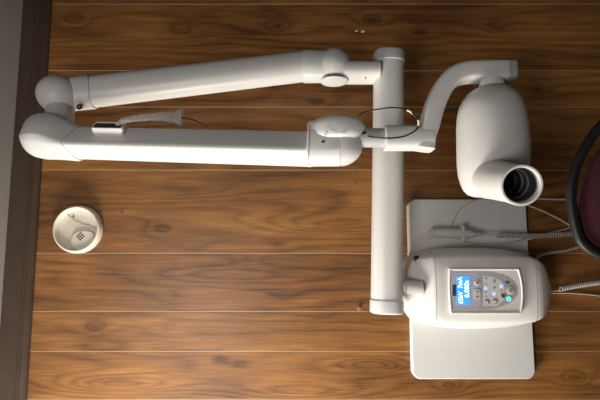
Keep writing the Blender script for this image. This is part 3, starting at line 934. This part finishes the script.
# raised grille housing: rounded sector
gc = at(80, 236, .012)
bm = bmesh.new()
lp = [(72, 246), (71.5, 240), (74, 234.5), (79, 231.3), (86, 230.5), (92.5, 232), (95, 236), (94, 242), (88.5, 247.5), (80, 250.5)]
lp3 = [at(a_, b_, .011) for a_, b_ in lp]
ol = [(v.x, v.z) for v in catmull(lp3 + [lp3[0]], 6)[:-1]]
fan_prism(bm, ol, FR, .006, .0150, .002)
gr_ = obj('grille_housing', bm, CREAM, det, sharp=math.radians(25))
gx = at(80.5, 236.5, .015)
for i in range(-2, 3):
    for j in range(-2, 3):
        if abs(i)+abs(j) > 3 or (i+j) % 2: continue
        c = Vector((gx.x + i*.0036, -.0146, gx.z + j*.0036))
        bm = bmesh.new(); box(bm, (c.x-.0016, -.0156, c.z-.0018), (c.x+.0016, -.0146, c.z+.0018))
        obj('grille_hole', bm, DARK, gr_, smooth=False)
bm = bmesh.new(); tube(bm, catmull([at(66, 213, .0095), at(72, 218.5, .0105), at(80, 223, .0108), at(90, 226, .0103), at(97, 229, .0098)], 6), .0005, 6)
obj('moulded_line', bm, mat('line_brown', (.25, .18, .11), .6), det)
bm = bmesh.new(); p = at(73.5, 216.5, .010); lathe(bm, p, OUT, [(.0022, -.001), (.0022, .0006), (.001, .001), (0, .001)], 14)
obj('indicator', bm, mat('indicator_brown', (.12, .06, .03), .5), det)

# ------------------------------------------------------------------ small screws left in the wall
SCREW = mat('brass_screw', (.35, .22, .12), .35, .8)
for px, py, r, lb, m_ in ((122, 213, .0030, 'small brown screw head in the wall, to the right of the round cream detector', SCREW),
                      (355.5, 173.3, .0023, 'tiny bright screw in the wall just below the wrist housing', SCREW),
                      (355.5, 183, .0016, 'tiny dark pin below the screw under the wrist housing', DARK),
                      (122, 184.5, .0014, 'tiny dark nail hole below the front arm, above the brown screw head', DARK)):
    p = at(px, py, 0); bm = bmesh.new()
    lathe(bm, p, OUT, [(r, -.002), (r, .0006), (r*.8, .0014), (r*.35, .0015), (r*.3, .0009), (0, .0009)], 16)
    tag(obj('screw', bm, m_), lb, 'screw')
p = at(359, 308.3, 0); bm = bmesh.new()
lathe(bm, p, Vector((.15, -1, .1)), [(.0038, -.002), (.0040, .005), (.0030, .0062), (.0022, .0060), (.0018, .002), (0, .002)], 16)
tag(obj('wall_plug', bm, mat('plug_red', (.50, .22, .14), .5)), 'small reddish plastic plug in the wall beside the lower end of the bar', 'wall plug')
for px, py, sx_, sz_ in ((356.5, 31, .004, .0018), (363, 31.5, .0055, .0026)):
    p = at(px, py, 0); bm = bmesh.new()
    ol = [(p.x + sz_*math.cos(a)*(1+.3*math.sin(3*a)), p.z + sx_*math.sin(a)*(1+.25*math.cos(2*a+1))) for a in [2*PI*i/14 for i in range(14)]]
    fan_prism(bm, ol, FR, -.0005, .0006)
    tag(obj('plaster_spot', bm, mat('plaster', (.55, .5, .42), .9), smooth=False), 'small pale filler spot on the dark boards near the top joint, ' + ('the smaller one' if px < 360 else 'the larger one'), 'filler spot')

# ------------------------------------------------------------------ office chair, only the top of its backrest in view
CHD = .26
ch0 = at(565, 200, CHD)
def cp_(px, py, d=CHD): return at(px, py, d)
# outline of the backrest frame (centre line), going round; from the photo, then mirrored on below the frame
outl = [(760, 62), (700, 72), (650, 91), (618, 111), (598, 129), (582.5, 152), (574.5, 172), (571.5, 188), (571.5, 203), (575.5, 226), (582.5, 243), (600, 255), (640, 268), (700, 280), (760, 286)]
base = at(760, 180, CHD)
chair = thing('office_chair', 'chair with burgundy backrest in a thick black frame, cut off by the right edge', 'chair', Vector((base.x, -.42, 0.0)))
CHF = mat('chair_black_plastic', (.009, .0085, .008), .5, var=.2)
CLOTH = mat('burgundy_cloth', (.050, .006, .012), .92, bump=.6, bscale=700, var=.2)
def tilt(px):      # the backrest leans away from the wall lower down
    return CHD + (px-565)*.00025
pts = catmull([at(a, b, tilt(a)) for a, b in outl], 6)
closed = pts + [pts[0]]
bm = bmesh.new(); sweep(bm, pts, [.0078]*len(pts), [.0075]*len(pts), prof_super(2.6, 18), OUT)
obj('backrest_frame', bm, CHF, chair)
bm = bmesh.new(); sweep(bm, [at(760, 60, tilt(760)), at(760, 180, tilt(760)), at(760, 288, tilt(760))], .0085, .0085, prof_super(2.6, 18), OUT)
obj('backrest_frame', bm, CHF, chair)
# cushion: a dome of its own outline, set in from the frame with a gap at its upper corner
outc = [(757, 92), (700, 103), (650, 119), (616, 137), (600, 152), (588, 177), (580.5, 203), (580, 222), (586, 239), (600, 250.5), (640, 263), (700, 275), (757, 281)]
fpts = pts; pts = catmull([at(a, b, tilt(a)) for a, b in outc], 6)
cen = at(665, 180, tilt(665))
N_ = 9; bm = bmesh.new(); ringsC = []
for s in range(N_+1):
    f = 1 - s/N_
    bulge = .016*math.sqrt(max(0, 1-f*f)) - .004
    ringsC.append([bm.verts.new(cen + (p-cen)*max(.03, f)*.985 + OUT*bulge) for p in pts])
for a, b in zip(ringsC[:-1], ringsC[1:]):
    for i in range(len(a)): bm.faces.new((a[i], a[(i+1) % len(a)], b[(i+1) % len(a)], b[i]))
bm.faces.new(ringsC[-1])
bk = [bm.verts.new(v.co + Vector((0, .012, 0))) for v in ringsC[0]]
for i in range(len(bk)): bm.faces.new((ringsC[0][i], bk[i], bk[(i+1) % len(bk)], ringsC[0][(i+1) % len(bk)]))
bm.faces.new(bk)
obj('backrest', bm, CLOTH, chair)
# below the picture: spine, seat, pillar, base
zb = base.z; yb = -tilt(760); xb = base.x
seat_z = 0.46
bm = bmesh.new(); sweep(bm, catmull([(xb, yb, zb+.03), (xb, yb-.005, zb-.08), (xb, yb-.02, seat_z+.02), (xb, yb-.08, seat_z-.045), (xb, yb-.24, seat_z-.05)], 5), .03, .009, prof_super(3, 14), OUT+Vector((0, 0, .01)))
obj('spine', bm, CHF, chair)
bm = bmesh.new(); box(bm, (xb-.22, yb-.48, seat_z-.04), (xb+.22, yb-.06, seat_z+.035), .03, 4); obj('seat', bm, CLOTH, chair)
bm = bmesh.new(); lathe(bm, (xb, yb-.26, .08), Zup, [(.035, 0), (.035, .2), (.022, .2), (.022, seat_z-.12)], 24); obj('pillar', bm, CHF, chair)
for i in range(5):
    a = 2*PI*i/5 + .3; d = Vector((math.cos(a), math.sin(a), 0)); c = Vector((xb, yb-.28, 0))
    bm = bmesh.new(); sweep(bm, [c + Zup*.10 + d*.02, c + d*.23 + Zup*.075], [.026, .017], [.02, .012], prof_super(3, 14), Zup)
    lg = obj('leg', bm, CHF, chair)
    bm = bmesh.new(); lathe(bm, c + d*.22 + Zup*.028 - Vector((-d.y, d.x, 0))*.018, Vector((-d.y, d.x, 0)), [(.024, 0), (.028, .004), (.028, .032), (.024, .036)], 20)
    obj('caster', bm, BLACK, lg)

for o in bpy.data.objects:
    if 'wc' in o: del o['wc']
